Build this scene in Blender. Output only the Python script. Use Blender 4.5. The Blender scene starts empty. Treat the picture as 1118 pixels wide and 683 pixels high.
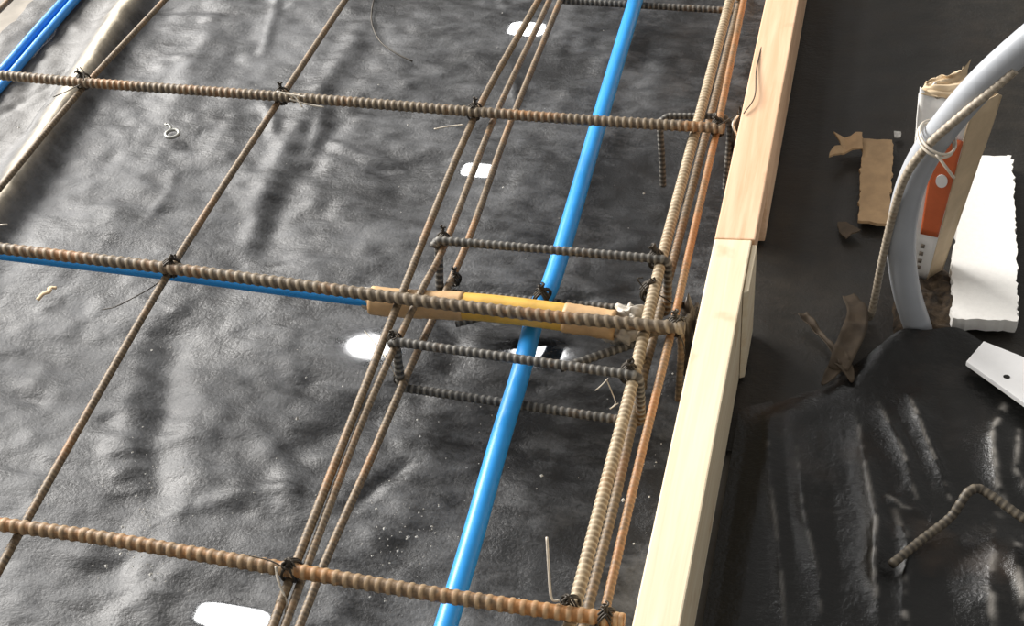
import bpy, bmesh, math, random
import numpy as np
from mathutils import Vector, Matrix

random.seed(7)
sc = bpy.context.scene
COL = sc.collection

# ------------------------------------------------------------------ camera
FPX = 1541.6
CX, CY = 559.0, 341.5
CAM = np.array([0.0, 0.0, 1.023])
_vy = np.array([1082.1 - CX, -1151.0 - CY, FPX]); _vy /= np.linalg.norm(_vy)
_vx = -np.array([-6062.6 - CX, -387.1 - CY, FPX]); _vx -= _vy * (_vx @ _vy); _vx /= np.linalg.norm(_vx)
_vz = np.cross(_vx, _vy)
ROT = np.array([_vx, _vy, _vz])          # world <- camera (x right, y down, z forward)
cd = bpy.data.cameras.new('camera')
cam = bpy.data.objects.new('camera', cd); COL.objects.link(cam)
cd.sensor_fit = 'HORIZONTAL'; cd.sensor_width = 36.0; cd.lens = FPX / 1118.0 * 36.0
cd.clip_start = 0.02; cd.clip_end = 100
_m = Matrix.Identity(4)
for i in range(3):
    _m[i][0] = ROT[i, 0]; _m[i][1] = -ROT[i, 1]; _m[i][2] = -ROT[i, 2]; _m[i][3] = CAM[i]
cam.matrix_world = _m
sc.camera = cam

# ------------------------------------------------------------------ world and lights
sc.view_settings.view_transform = 'Standard'
sc.view_settings.look = 'None'
sc.view_settings.gamma = 1.0
sc.view_settings.use_curve_mapping = False
sc.view_settings.exposure = 0.13
w = bpy.data.worlds.new('hall_ambience'); sc.world = w; w.use_nodes = True
bg = w.node_tree.nodes['Background']
bg.inputs[0].default_value = (1.0, 0.97, 0.93, 1); bg.inputs[1].default_value = 0.34


def area(name, loc, target, sx, sy, power, col):
    l = bpy.data.lights.new(name, 'AREA'); l.shape = 'RECTANGLE'; l.size = sx; l.size_y = sy
    l.energy = power; l.color = col
    o = bpy.data.objects.new(name, l); COL.objects.link(o); o.location = loc
    d = Vector(target) - Vector(loc)
    o.rotation_euler = d.to_track_quat('-Z', 'Y').to_euler()
    return o


# the open window side of the hall, far to the left, and the row of ceiling lights
area('window_wall_light', (-4.6, 3.0, 2.5), (-0.4, 1.0, 0.0), 3.6, 2.2, 720, (1.0, 0.97, 0.93))
for (x, y, sx, sy) in ((-1.88, 6.64, .30, .22), (-1.82, 5.33, .24, .18), (-1.975, 4.05, .32, .22), (-2.03, 2.61, .40, .18), (-1.23, 4.13, .44, .22)):
    area('ceiling_light', (x, y, 3.2), (x, y, 0), sx, sy, 110 * sx * sy, (1, 1, 1))


# ------------------------------------------------------------------ helpers
def at(px, z=0.0, y=None):
    d = ROT @ np.array([px[0] - CX, px[1] - CY, FPX])
    t = (z - CAM[2]) / d[2] if y is None else (y - CAM[1]) / d[1]
    return CAM + d * t


def V(*pts):
    return np.array(pts, float)


def smooth(P, n=8):
    """Catmull-Rom through P"""
    P = np.asarray(P, float)
    if len(P) < 3: return P
    Q = np.vstack([2 * P[0] - P[1], P, 2 * P[-1] - P[-2]])
    out = []
    for i in range(1, len(Q) - 2):
        p0, p1, p2, p3 = Q[i - 1], Q[i], Q[i + 1], Q[i + 2]
        for k in range(n):
            t = k / n
            out.append(.5 * (2 * p1 + (p2 - p0) * t + (2 * p0 - 5 * p1 + 4 * p2 - p3) * t * t + (3 * p1 - p0 - 3 * p2 + p3) * t ** 3))
    out.append(P[-1])
    return np.array(out)


def resample(P, ds):
    P = np.asarray(P, float)
    L = np.r_[0, np.cumsum(np.linalg.norm(np.diff(P, axis=0), axis=1))]
    n = max(2, int(round(L[-1] / ds)) + 1)
    s = np.linspace(0, L[-1], n)
    return np.stack([np.interp(s, L, P[:, k]) for k in range(3)], 1), s


def sweep(P, rad, n=8, closed=False, rib=None, caps=True, flat=None):
    """tube along P; rad scalar or array; rib(s, theta) adds to the radius. returns verts, faces"""
    P = np.asarray(P, float); N = len(P)
    if closed:
        T = np.roll(P, -1, 0) - np.roll(P, 1, 0)
    else:
        T = np.gradient(P, axis=0)
    T /= np.linalg.norm(T, axis=1)[:, None] + 1e-12
    u = np.cross(T[0], [0, 0, 1.0])
    if np.linalg.norm(u) < 1e-3: u = np.cross(T[0], [0, 1.0, 0])
    U = np.zeros_like(P)
    for i in range(N):
        u = u - T[i] * (u @ T[i]); u /= np.linalg.norm(u); U[i] = u
    W = np.cross(T, U)
    th = np.linspace(0, 2 * math.pi, n, endpoint=False)
    s = np.r_[0, np.cumsum(np.linalg.norm(np.diff(P, axis=0), axis=1))]
    r = np.broadcast_to(np.asarray(rad, float).reshape(-1, 1), (N, n)).copy()
    if rib is not None: r = r + rib(s[:, None], th[None, :])
    a, b = (1, 1) if flat is None else flat
    X = P[:, None, :] + r[..., None] * (a * np.cos(th)[None, :, None] * U[:, None, :] + b * np.sin(th)[None, :, None] * W[:, None, :])
    verts = X.reshape(-1, 3)
    faces = []
    M = N if closed else N - 1
    for i in range(M):
        j = (i + 1) % N
        for k in range(n):
            k2 = (k + 1) % n
            faces.append((i * n + k, i * n + k2, j * n + k2, j * n + k))
    if caps and not closed:
        faces.append(tuple(range(n))[::-1]); faces.append(tuple((N - 1) * n + k for k in range(n)))
    return verts, faces


def join(parts):
    vs, fs, o = [], [], 0
    for v, f in parts:
        vs.append(np.asarray(v)); fs += [tuple(i + o for i in q) for q in f]; o += len(v)
    return np.vstack(vs), fs


def mk(name, vf, mat, parent=None, label=None, cat=None, group=None, kind=None, shade=True, origin=True):
    v, f = vf; v = np.asarray(v, float)
    loc = np.zeros(3)
    if origin and parent is None:
        loc = np.array([(v[:, 0].min() + v[:, 0].max()) / 2, (v[:, 1].min() + v[:, 1].max()) / 2, v[:, 2].min()])
    elif parent is not None:
        q_ = parent
        while q_ is not None: loc = loc + np.array(q_.location); q_ = q_.parent
    me = bpy.data.meshes.new(name)
    me.from_pydata((v - loc).tolist(), [], f)
    bm = bmesh.new(); bm.from_mesh(me); bmesh.ops.recalc_face_normals(bm, faces=bm.faces); bm.to_mesh(me); bm.free()
    if shade: me.polygons.foreach_set('use_smooth', [True] * len(me.polygons))
    me.materials.append(mat)
    o = bpy.data.objects.new(name, me); COL.objects.link(o)
    if parent is not None: o.parent = parent
    else: o.location = loc
    tag(o, label, cat, group, kind)
    return o


def tag(o, label=None, cat=None, group=None, kind=None):
    if label: o['label'] = label
    if cat: o['category'] = cat
    if group: o['group'] = group
    if kind: o['kind'] = kind
    return o


def empty(name, loc, label, cat, group=None):
    o = bpy.data.objects.new(name, None); COL.objects.link(o); o.location = loc; o.empty_display_size = .02
    return tag(o, label, cat, group)


_lat = {}
def vnoise(x, y, freq, seed):
    """smooth value noise, -1..1"""
    if seed not in _lat: _lat[seed] = np.random.RandomState(seed).uniform(-1, 1, (256, 256))
    g = _lat[seed]
    fx, fy = np.asarray(x) * freq + 50, np.asarray(y) * freq + 50
    ix, iy = np.floor(fx).astype(int), np.floor(fy).astype(int)
    tx, ty = fx - ix, fy - iy
    tx = tx * tx * (3 - 2 * tx); ty = ty * ty * (3 - 2 * ty)
    G = lambda a, b: g[a % 256, b % 256]
    return (G(ix, iy) * (1 - tx) + G(ix + 1, iy) * tx) * (1 - ty) + (G(ix, iy + 1) * (1 - tx) + G(ix + 1, iy + 1) * tx) * ty


def segdist(X, Y, pts):
    """distance and signed side to a polyline"""
    best = np.full(X.shape, 1e9); side = np.zeros(X.shape); along = np.zeros(X.shape)
    L = 0; tot = sum(np.hypot(*(np.array(pts[i + 1][:2]) - pts[i][:2])) for i in range(len(pts) - 1))
    for i in range(len(pts) - 1):
        ax, ay = pts[i][:2]; bx, by = pts[i + 1][:2]
        dx, dy = bx - ax, by - ay; l2 = dx * dx + dy * dy
        t = np.clip(((X - ax) * dx + (Y - ay) * dy) / l2, 0, 1)
        ex, ey = X - ax - t * dx, Y - ay - t * dy
        d = np.hypot(ex, ey); m = d < best
        best = np.where(m, d, best); side = np.where(m, np.sign(dx * ey - dy * ex), side)
        along = np.where(m, (L + t * math.sqrt(l2)) / tot, along)
        L += math.sqrt(l2)
    return best, side, along


def ridge(X, Y, pts, h, wl, wr=None, taper=True):
    """a fold: height h, width wl on the left of the travel direction, wr on the right"""
    wr = wr or wl
    d, s, a = segdist(X, Y, pts)
    ww = np.where(s > 0, wl, wr)
    z = h * np.exp(-(d / ww) ** 2)
    if taper: z = z * np.clip(np.minimum(a, 1 - a) * 5, 0, 1) ** .5
    return z


def grid(X, Y, Z):
    n, m = X.shape
    v = np.stack([X, Y, Z], -1).reshape(-1, 3)
    idx = np.arange(n * m).reshape(n, m)
    f = np.stack([idx[:-1, :-1], idx[1:, :-1], idx[1:, 1:], idx[:-1, 1:]], -1).reshape(-1, 4)
    return v, [tuple(q) for q in f.tolist()]


# ------------------------------------------------------------------ materials
class NT:
    def __init__(s, name):
        s.m = bpy.data.materials.new(name); s.m.use_nodes = True
        s.t = s.m.node_tree; s.b = s.t.nodes['Principled BSDF']
    def n(s, typ, **kw):
        nd = s.t.nodes.new(typ)
        for k, v in kw.items():
            if k.startswith('i_'): nd.inputs[k[2:].replace('_', ' ')].default_value = v
            else: setattr(nd, k, v)
        return nd
    def l(s, a, b): s.t.links.new(a, b)
    def coord(s, kind='Object', scale=(1, 1, 1)):
        if kind == 'Position':
            src = s.n('ShaderNodeNewGeometry').outputs['Position']
        else:
            src = s.n('ShaderNodeTexCoord').outputs[kind]
        mp = s.n('ShaderNodeMapping'); mp.inputs['Scale'].default_value = scale
        s.l(src, mp.inputs['Vector']); return mp.outputs[0]
    def noise(s, co, scale, detail=4, rough=.55, dist=0):
        nd = s.n('ShaderNodeTexNoise'); nd.inputs['Scale'].default_value = scale
        nd.inputs['Detail'].default_value = detail; nd.inputs['Roughness'].default_value = rough; nd.inputs['Distortion'].default_value = dist
        s.l(co, nd.inputs['Vector']); return nd.outputs['Fac']
    def ramp(s, fac, stops):
        nd = s.n('ShaderNodeValToRGB'); el = nd.color_ramp.elements
        while len(el) < len(stops): el.new(.5)
        for e, (p, c) in zip(el, stops):
            e.position = p; e.color = (*c, 1) if len(c) == 3 else c
        s.l(fac, nd.inputs[0]); return nd.outputs[0]
    def math(s, op, a, b=None, clamp=False):
        nd = s.n('ShaderNodeMath', operation=op, use_clamp=clamp)
        for k, v in enumerate((a, b)):
            if v is None: continue
            if isinstance(v, (int, float)): nd.inputs[k].default_value = v
            else: s.l(v, nd.inputs[k])
        return nd.outputs[0]
    def mix(s, fac, a, b):
        nd = s.n('ShaderNodeMix', data_type='RGBA')
        for k, v in ((0, fac), (6, a), (7, b)):
            if isinstance(v, (int, float)): nd.inputs[k].default_value = v
            elif isinstance(v, tuple): nd.inputs[k].default_value = (*v, 1) if len(v) == 3 else v
            else: s.l(v, nd.inputs[k])
        return nd.outputs[2]
    def bump(s, h, strength=.3, dist=.001):
        nd = s.n('ShaderNodeBump'); nd.inputs['Distance'].default_value = dist
        if isinstance(strength, (int, float)): nd.inputs['Strength'].default_value = strength
        else: s.l(strength, nd.inputs['Strength'])
        s.l(h, nd.inputs['Height']); s.l(nd.outputs[0], s.b.inputs['Normal'])
    def base(s, c):
        if isinstance(c, tuple): s.b.inputs['Base Color'].default_value = (*c, 1)
        else: s.l(c, s.b.inputs['Base Color'])
    def rough(s, r):
        if isinstance(r, (int, float)): s.b.inputs['Roughness'].default_value = r
        else: s.l(r, s.b.inputs['Roughness'])
    def metal(s, v): s.b.inputs['Metallic'].default_value = v


def lin(r, g, b):
    f = lambda c: (c / 255 / 12.92) if c / 255 <= .04045 else ((c / 255 + .055) / 1.055) ** 2.4
    return (f(r), f(g), f(b))


def plain(name, c, rough=.5, metal=0.0, var=.25, scale=60, bump=0.0):
    t = NT(name); co = t.coord()
    n = t.noise(co, scale)
    lo = tuple(x * (1 - var) for x in c); hi = tuple(min(1, x * (1 + var)) for x in c)
    t.base(t.ramp(n, [(.3, lo), (.7, hi)])); t.rough(rough); t.metal(metal)
    if bump: t.bump(t.noise(co, scale * 4), bump, .001)
    return t.m


def rust(name, dark, mid, orange, cover, scale=14, rough=.55, metal=.1, crown=(.5, .45, .4)):
    """mill-scale steel with rust patches; cover is where along the noise the orange starts"""
    t = NT(name); co = t.coord()
    big = t.noise(co, scale, 3, .5); fine = t.noise(co, scale * 14, 4, .6)
    body = t.ramp(fine, [(.32, dark), (.66, mid)])
    patch = t.ramp(t.math('ADD', t.math('MULTIPLY', big, .8), t.math('MULTIPLY', fine, .2)), [(cover - .05, (0, 0, 0)), (cover + .06, (1, 1, 1))])
    c_ = t.mix(patch, body, t.ramp(fine, [(.3, tuple(c * .72 for c in orange)), (.65, orange)]))
    at_ = t.n('ShaderNodeAttribute', attribute_name='wear')      # rib crowns are rubbed and dusty
    t.base(t.mix(t.math('MULTIPLY', at_.outputs['Fac'], .75), c_, crown))
    t.rough(rough); t.metal(metal)
    t.bump(fine, .35, .0006)
    return t.m


M = {}
M['bar_h'] = rust('rusty_ribbed_steel', lin(76, 66, 54), lin(112, 98, 80), lin(146, 104, 62), .55, crown=lin(166, 150, 126))
M['bar_h_orange'] = rust('orange_rusty_ribbed_steel', lin(92, 74, 54), lin(132, 108, 80), lin(160, 112, 64), .50, crown=lin(180, 154, 120))
M['bar_l'] = rust('tan_rusty_steel', lin(76, 64, 50), lin(118, 101, 79), lin(140, 102, 64), .55, 9, crown=lin(142, 123, 97))
M['bar_pale'] = rust('pale_dusty_steel', lin(112, 96, 74), lin(156, 138, 110), lin(140, 112, 78), .60, 9, crown=lin(198, 182, 154))
M['bar_orange'] = rust('bright_orange_rusty_steel', lin(92, 72, 50), lin(130, 100, 68), lin(150, 100, 56), .50, 12, crown=lin(152, 118, 80))
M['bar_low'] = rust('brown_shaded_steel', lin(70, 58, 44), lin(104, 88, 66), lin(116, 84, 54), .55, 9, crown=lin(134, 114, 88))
M['bar_dark'] = rust('dark_mill_scale_steel', lin(48, 46, 43), lin(78, 75, 70), lin(120, 90, 56), .60, crown=lin(146, 142, 134))
M['bar_bent'] = rust('dark_bent_steel', lin(52, 48, 43), lin(88, 80, 68), lin(150, 116, 76), .53, 7, crown=lin(122, 112, 96))
M['bar_rod'] = rust('grey_beige_rod', lin(112, 102, 88), lin(176, 164, 146), lin(140, 120, 94), .62, 20, crown=lin(186, 174, 156))
M['wire'] = plain('dark_annealed_wire', lin(62, 56, 48), .5, .5, .4, 120)
M['wire_pale'] = plain('pale_dusty_wire', lin(214, 204, 188), .5, .1, .2, 120)
M['pipe'] = plain('blue_plastic_pipe', lin(40, 150, 228), .36, 0, .06, 30)
M['pipe_d'] = plain('deep_blue_plastic_pipe', lin(44, 132, 210), .33, 0, .06, 30)
M['conduit'] = plain('grey_plastic_conduit', lin(168, 172, 178), .42, 0, .06, 30)


def wood(name, c1, c2, knot):
    t = NT(name); co = t.coord('Object', (30, 1.6, 30))
    g = t.noise(co, 3.0, 6, .6, .4)
    st = t.noise(t.coord('Object'), 22, 3, .5)
    c = t.ramp(g, [(.3, c2), (.62, c1)])
    t.base(t.mix(t.ramp(st, [(.62, (0, 0, 0)), (.74, (.55, .55, .55))]), c, knot))
    t.rough(.7); t.bump(g, .25, .0012)
    return t.m


M['timber_pink'] = wood('pinkish_pine', lin(236, 200, 166), lin(214, 172, 134), lin(188, 132, 96))
M['timber_cream'] = wood('cream_pine', lin(240, 226, 198), lin(228, 208, 174), lin(200, 164, 120))
M['tan'] = plain('tan_tape', lin(196, 160, 116), .55, 0, .2, 40, .2)
M['yellow'] = plain('yellow_sleeve', lin(214, 170, 76), .45, 0, .25, 40, .1)
M['wrap'] = plain('dusty_crumpled_film', lin(184, 176, 164), .4, 0, .35, 60, .3)
M['card'] = plain('brown_cardboard', lin(180, 150, 114), .85, 0, .15, 60, .2)
M['card_d'] = plain('damp_brown_cardboard', lin(78, 66, 52), .8, 0, .35, 50, .3)
M['foam'] = plain('white_foam', lin(250, 248, 243), .8, 0, .03, 200, .3)
M['white'] = plain('white_card', lin(240, 240, 240), .6, 0, .03, 60)
M['carton_w'] = plain('white_carton', lin(240, 238, 234), .55, 0, .04, 30)
M['carton_b'] = plain('beige_carton', lin(206, 184, 152), .75, 0, .12, 40)
M['orange'] = plain('orange_print', lin(208, 104, 60), .5, 0, .12, 40)
M['ink'] = plain('black_print', lin(122, 112, 100), .6)
M['steel'] = plain('dull_zinc', lin(158, 158, 152), .4, .4, .15, 200)
M['chip'] = plain('pale_wood_chip', lin(222, 196, 160), .8, 0, .15, 100)
M['crumb'] = plain('pale_mortar_crumb', lin(196, 194, 188), .8, 0, .3, 300)
M['hole'] = plain('dark_hole', lin(24, 22, 20), .9)

# soil
t = NT('dark_soil'); co = t.coord()
n = t.noise(co, 90, 6, .7)
t.base(t.ramp(n, [(.35, lin(30, 25, 20)), (.6, lin(78, 64, 48)), (.75, lin(110, 94, 74))])); t.rough(.95); t.bump(n, .8, .004)
M['soil'] = t.m

# concrete beyond the sheet
t = NT('pale_concrete'); co = t.coord('Position')
n = t.noise(co, 14, 6, .6)
t.base(t.ramp(n, [(.3, lin(132, 127, 119)), (.7, lin(176, 168, 157))])); t.rough(.9); t.bump(n, .3, .003)
M['concrete'] = t.m

# smooth flat spots added to mirror the ceiling lights as glints: centre x, y, radii, blur
SPOTS = [(-.454, 1.604, .028, .019, .2), (-.440, 1.289, .022, .015, .2), (-.477, .978, .050, .036, .9), (-.492, .630, .038, .014, .2), (-.298, .998, .050, .026, .8)]


def sheet_mat(name, dark, dust_and_light, dustlo, dusthi, r0, r1, spots, warm=None, crest=None):
    t = NT(name); P = t.coord('Position'); PS = t.coord('Position', (.5, 1, 1))
    a = t.noise(P, 5.5, 5, .6, .3); b = t.noise(PS, 46, 6, .7); c = t.noise(P, 260, 3, .6)
    f = t.math('ADD', t.math('MULTIPLY', a, .46), t.math('ADD', t.math('MULTIPLY', b, .42), t.math('MULTIPLY', c, .12)))
    if crest and spots:
        sx_ = t.n('ShaderNodeSeparateXYZ'); t.l(P, sx_.inputs[0])
        f = t.math('SUBTRACT', f, t.math('MULTIPLY', t.math('ADD', sx_.outputs[0], .62), .10))     # window sheen painted into the dusty mottle, fading towards the timber
    d = t.ramp(f, [(dustlo, (0, 0, 0)), (dusthi, (1, 1, 1))])
    col = t.mix(d, dark, dust_and_light)
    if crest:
        at_ = t.n('ShaderNodeAttribute', attribute_name='dust_and_light')  # pale crests: caught light and dusty scuffs painted as one tone
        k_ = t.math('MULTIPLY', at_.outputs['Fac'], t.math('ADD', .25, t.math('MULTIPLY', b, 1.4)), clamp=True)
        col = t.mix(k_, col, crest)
    if warm:
        wn = t.noise(P, 7, 4, .6)
        col = t.mix(t.ramp(wn, [(.56, (0, 0, 0)), (.74, (.8, .8, .8))]), col, warm)
    rg = t.math('ADD', r0, t.math('MULTIPLY', d, r1 - r0))
    strength = .5
    if spots:
        sep = t.n('ShaderNodeSeparateXYZ'); t.l(P, sep.inputs[0])
        mask = None; srs = None
        for (x, y, rx, ry, bl) in spots:
            dx = t.math('DIVIDE', t.math('SUBTRACT', sep.outputs[0], x), rx)
            dy = t.math('DIVIDE', t.math('SUBTRACT', sep.outputs[1], y), ry)
            e_ = 2.0 if bl > .5 else 4.0
            q = t.math('POWER', t.math('ADD', t.math('POWER', t.math('ABSOLUTE', dx), e_), t.math('POWER', t.math('ABSOLUTE', dy), e_)), 1 / e_)
            k = t.math('DIVIDE', t.math('SUBTRACT', 1.15, q), .15 + bl * .6, clamp=True)
            mask = k if mask is None else t.math('MAXIMUM', mask, k)
            sr = t.math('MULTIPLY', k, .075 if bl > .5 else .05); srs = sr if srs is None else t.math('MAXIMUM', srs, sr)
        inv = t.math('SUBTRACT', 1.0, mask)
        rg = t.math('ADD', t.math('MULTIPLY', rg, inv), srs)
        strength = t.math('MULTIPLY', inv, .5)
    t.base(col); t.rough(rg)
    t.bump(t.math('ADD', t.math('MULTIPLY', b, .8), t.math('MULTIPLY', c, .25)), strength, .0045)
    return t.m


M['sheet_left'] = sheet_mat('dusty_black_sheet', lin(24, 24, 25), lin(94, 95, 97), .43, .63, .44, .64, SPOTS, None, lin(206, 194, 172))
M['sheet_right'] = sheet_mat('matt_black_sheet', lin(30, 27, 22), lin(58, 51, 42), .46, .74, .5, .65, None, lin(50, 42, 34))
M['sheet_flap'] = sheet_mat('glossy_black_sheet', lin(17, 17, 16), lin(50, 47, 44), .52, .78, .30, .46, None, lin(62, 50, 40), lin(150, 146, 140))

# ------------------------------------------------------------------ setting: floor and plastic sheets
PG = lambda *pts: [at(p, 0)[:2] for p in pts]

X, Y = np.meshgrid(np.linspace(-3, 2, 30), np.linspace(-.6, 4, 30), indexing='ij')
mk('floor', grid(X, Y, np.full(X.shape, -.014)), M['concrete'], kind='structure', label='pale concrete floor showing past the plastic sheet', origin=False)

# left sheet, dusty, under the reinforcement
xs = np.linspace(-1.195, -.098, 310); ys = np.linspace(.30, 2.05, 440)
X, Y = np.meshgrid(xs, ys, indexing='ij')
X = X - (X < -1.0) * 0
Z = .0035 * vnoise(X, Y * .6, 9, 1) + .0022 * vnoise(X * .7, Y, 22, 2) + .0010 * vnoise(X, Y, 55, 3)
Z += .0016 * vnoise(X * .45 + Y * .12, Y, 46, 6) + .0009 * vnoise(X * .5, Y, 90, 7)
Z += .004 * np.clip(vnoise(X * .5 + Y * .35, Y * .5, 14, 4), 0, 1) ** 2
Z += ridge(X, Y, PG((-120, 420), (-40, 300), (0, 238), (40, 180), (98, 92), (155, 0), (215, -90)), .030, .030, .017, False)
for pts, h, wd in (
        (((250, -20), (215, 60), (175, 140)), .007, .022), (((290, -10), (250, 70), (215, 120)), -.007, .02),
        (((350, 105), (312, 158), (282, 225), (268, 285)), .010, .018), (((385, 115), (345, 165), (305, 225), (290, 290)), -.009, .02),
        (((420, 35), (390, 75), (350, 130)), -.007, .02), (((400, 25), (372, 70), (335, 115)), .006, .015),
        (((410, 148), (450, 135), (515, 130)), .006, .012), (((400, 185), (450, 178), (500, 172)), -.006, .012),
        (((330, 395), (365, 380), (415, 368)), .007, .011), (((330, 415), (372, 405), (420, 395)), -.005, .012),
        (((195, 340), (180, 400), (170, 460), (168, 520), (185, 560)), -.012, .022), (((165, 400), (140, 470), (135, 540)), .008, .022),
        (((225, 400), (205, 470), (215, 540)), .005, .02),
        (((445, 440), (375, 462), (325, 490), (270, 530)), -.009, .016), (((430, 418), (360, 440), (310, 470)), .006, .018),
        (((330, 535), (260, 540), (215, 550)), .005, .010), (((200, 560), (300, 560)), -.005, .012),
        (((130, 590), (120, 640), (110, 683)), -.008, .022), (((60, 400), (30, 430)), .005, .02),
        (((470, 560), (430, 600), (400, 640)), -.006, .02), (((490, 530), (450, 560), (400, 590)), .005, .02),
        (((600, 130), (640, 90), (700, 30)), .007, .02), (((660, 140), (690, 90), (720, 40)), -.007, .018),
        (((640, 200), (660, 260), (690, 300)), -.005, .02), (((520, 230), (560, 260), (600, 280)), .004, .02),
        (((440, 95), (520, 60), (560, 50)), .005, .012), (((600, 40), (650, 30)), .005, .012)):
    Z += ridge(X, Y, PG(*pts), h * .5, wd)
rs = np.random.RandomState(5)
for i in range(46):
    cx, cy = rs.uniform(-1.25, -.1), rs.uniform(.4, 1.9); an = rs.normal(.15, .5) if rs.rand() < .6 else rs.normal(1.9, .35); ln = rs.uniform(.03, .13)
    p = [(cx - ln * math.cos(an), cy - ln * math.sin(an)), (cx + .01 * rs.randn(), cy + .01 * rs.randn()), (cx + ln * math.cos(an), cy + ln * math.sin(an))]
    Z += ridge(X, Y, p, rs.uniform(.0015, .0045) * rs.choice([-1, 1]), rs.uniform(.006, .014))
fl = np.zeros(X.shape)
for (x, y, rx, ry, bl) in SPOTS:
    q = np.hypot((X - x) / rx, (Y - y) / ry)
    fl = np.maximum(fl, np.clip((1.9 - q) / .6, 0, 1))
fl = fl * fl * (3 - 2 * fl)
near_t = np.clip((X + .14) / .03, 0, 1)
Z = Z * (1 - fl) + .001 * fl
Z = Z * (1 - near_t) - .002 * near_t
Z = np.clip(Z, -.009, .05) - .002
Xs = X + np.where(X < -1.05, .012 * vnoise(X, Y, 6, 9), 0)
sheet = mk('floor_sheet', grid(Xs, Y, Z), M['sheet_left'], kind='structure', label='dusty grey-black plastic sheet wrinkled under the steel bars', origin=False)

# caught light painted cream on the big fold's dusty crest; paler far left
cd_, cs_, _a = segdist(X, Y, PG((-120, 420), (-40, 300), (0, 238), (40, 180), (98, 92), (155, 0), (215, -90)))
dust_and_light = np.exp(-(np.where(cs_ > 0, cd_ / .020, cd_ / .008)) ** 2)
dust_and_light = np.maximum(dust_and_light, .07 * np.clip((-1.03 - X) / .03, 0, 1))
sheet.data.attributes.new('dust_and_light', 'FLOAT', 'POINT').data.foreach_set('value', dust_and_light.reshape(-1).astype(np.float32))

# right sheet, matt and dark
xs = np.linspace(-.10, .75, 220); ys = np.linspace(.9, 2.2, 330)
X, Y = np.meshgrid(xs, ys, indexing='ij')
Z = .0025 * vnoise(X, Y, 10, 11) + .001 * vnoise(X, Y, 34, 12)
near_t = np.clip((-.05 - X) / .03, 0, 1)
Z = Z * (1 - near_t) - .004
mk('floor_sheet', grid(X, Y, Z), M['sheet_right'], kind='structure', label='matt black plastic sheet to the right of the timber edging', origin=False)

# glossy flap lapped over the near right side
edge = smooth([at(p, .008) for p in ((775, 452), (812, 440), (870, 420), (930, 396), (965, 374), (985, 364), (1010, 366), (1045, 362), (1078, 376), (1118, 386), (1200, 400), (1330, 410))], 10)
NX, NY = 300, 380
ex = np.linspace(-.086, .50, NX); ey = np.interp(ex, edge[:, 0], edge[:, 1])
tt = np.linspace(0, 1, NY)
X = np.repeat(ex[:, None], NY, 1) ; Y = .25 + (ey[:, None] - .25) * tt[None, :]
Z = .004 + .0030 * vnoise(X, Y, 7, 21) + .0012 * vnoise(X, Y * .5, 30, 22) + .0004 * vnoise(X, Y, 90, 23)
fd = np.zeros(X.shape)  # crease highlights painted pale together with scuffs
for pts, h, wd in (
        (((935, 455), (944, 520), (955, 575), (952, 620), (962, 700)), .016, .007),
        (((958, 440), (985, 500), (1003, 560)), .010, .006), (((975, 560), (990, 600), (985, 660), (990, 700)), .010, .010),
        (((990, 430), (1018, 500), (1040, 555)), .012, .006), (((975, 445), (1000, 505), (1022, 560)), -.006, .007),
        (((1005, 460), (1030, 510), (1045, 550)), -.006, .006), (((965, 545), (985, 560), (1012, 565)), .008, .006),
        (((962, 560), (975, 575), (1000, 570), (1015, 575)), -.005, .005),
        (((835, 440), (842, 540), (852, 620), (858, 700)), .005, .006), (((868, 480), (876, 560), (893, 630), (898, 700)), .005, .006),
        (((852, 440), (858, 540), (872, 640)), -.004, .010),
        (((1098, 440), (1082, 480), (1086, 530), (1100, 560)), .014, .010), (((1112, 470), (1108, 520), (1130, 560)), .010, .008),
        (((1090, 560), (1085, 600), (1078, 640), (1084, 700)), .012, .012), (((1110, 580), (1105, 625), (1125, 690)), .016, .014),
        (((1075, 605), (1098, 640), (1110, 690)), -.006, .006),
        (((905, 500), (915, 600), (920, 690)), -.004, .016), (((1030, 600), (1040, 690)), -.004, .018)):
    d_, s_, a_ = segdist(X, Y, PG(*pts))
    d_ = np.sqrt(d_ ** 2 + .0012 ** 2) - .0012 + .0015 * np.abs(vnoise(X, Y, 30, 27))
    ww = wd * np.where(s_ > 0, 1.9, 1.1) * (1 + .5 * vnoise(X, Y, 14, 28))
    Z += .75 * h * np.exp(-d_ / ww) * np.clip(np.minimum(a_, 1 - a_) * 4, 0, 1) * (1 + .45 * vnoise(X, Y, 24, 29))
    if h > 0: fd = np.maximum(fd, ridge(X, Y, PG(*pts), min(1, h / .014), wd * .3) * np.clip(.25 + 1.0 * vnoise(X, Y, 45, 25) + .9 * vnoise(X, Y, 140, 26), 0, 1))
lift = np.exp(-((Y - ey[:, None]) / .035) ** 2) * np.exp(-((X - .085) / .06) ** 2)
Z = .003 + (Z - .003) * .72 + .012 * lift
Z = np.maximum(Z, .0005)
Z -= .006 * np.exp(-((Y - ey[:, None]) / .02) ** 2) * np.clip((.05 - X) / .05, 0, 1)
near_t = np.clip((-.055 - X) / .02, 0, 1)
Z = Z * (1 - near_t) + .001 * near_t
v, f = grid(X, Y, Z)
flap = mk('plastic_flap', (v, f), M['sheet_flap'], label='glossy black plastic sheet creased at lower right in front of the grey conduit', cat='plastic sheet')

flap.data.attributes.new('dust_and_light', 'FLOAT', 'POINT').data.foreach_set('value', fd.reshape(-1).astype(np.float32))

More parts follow.
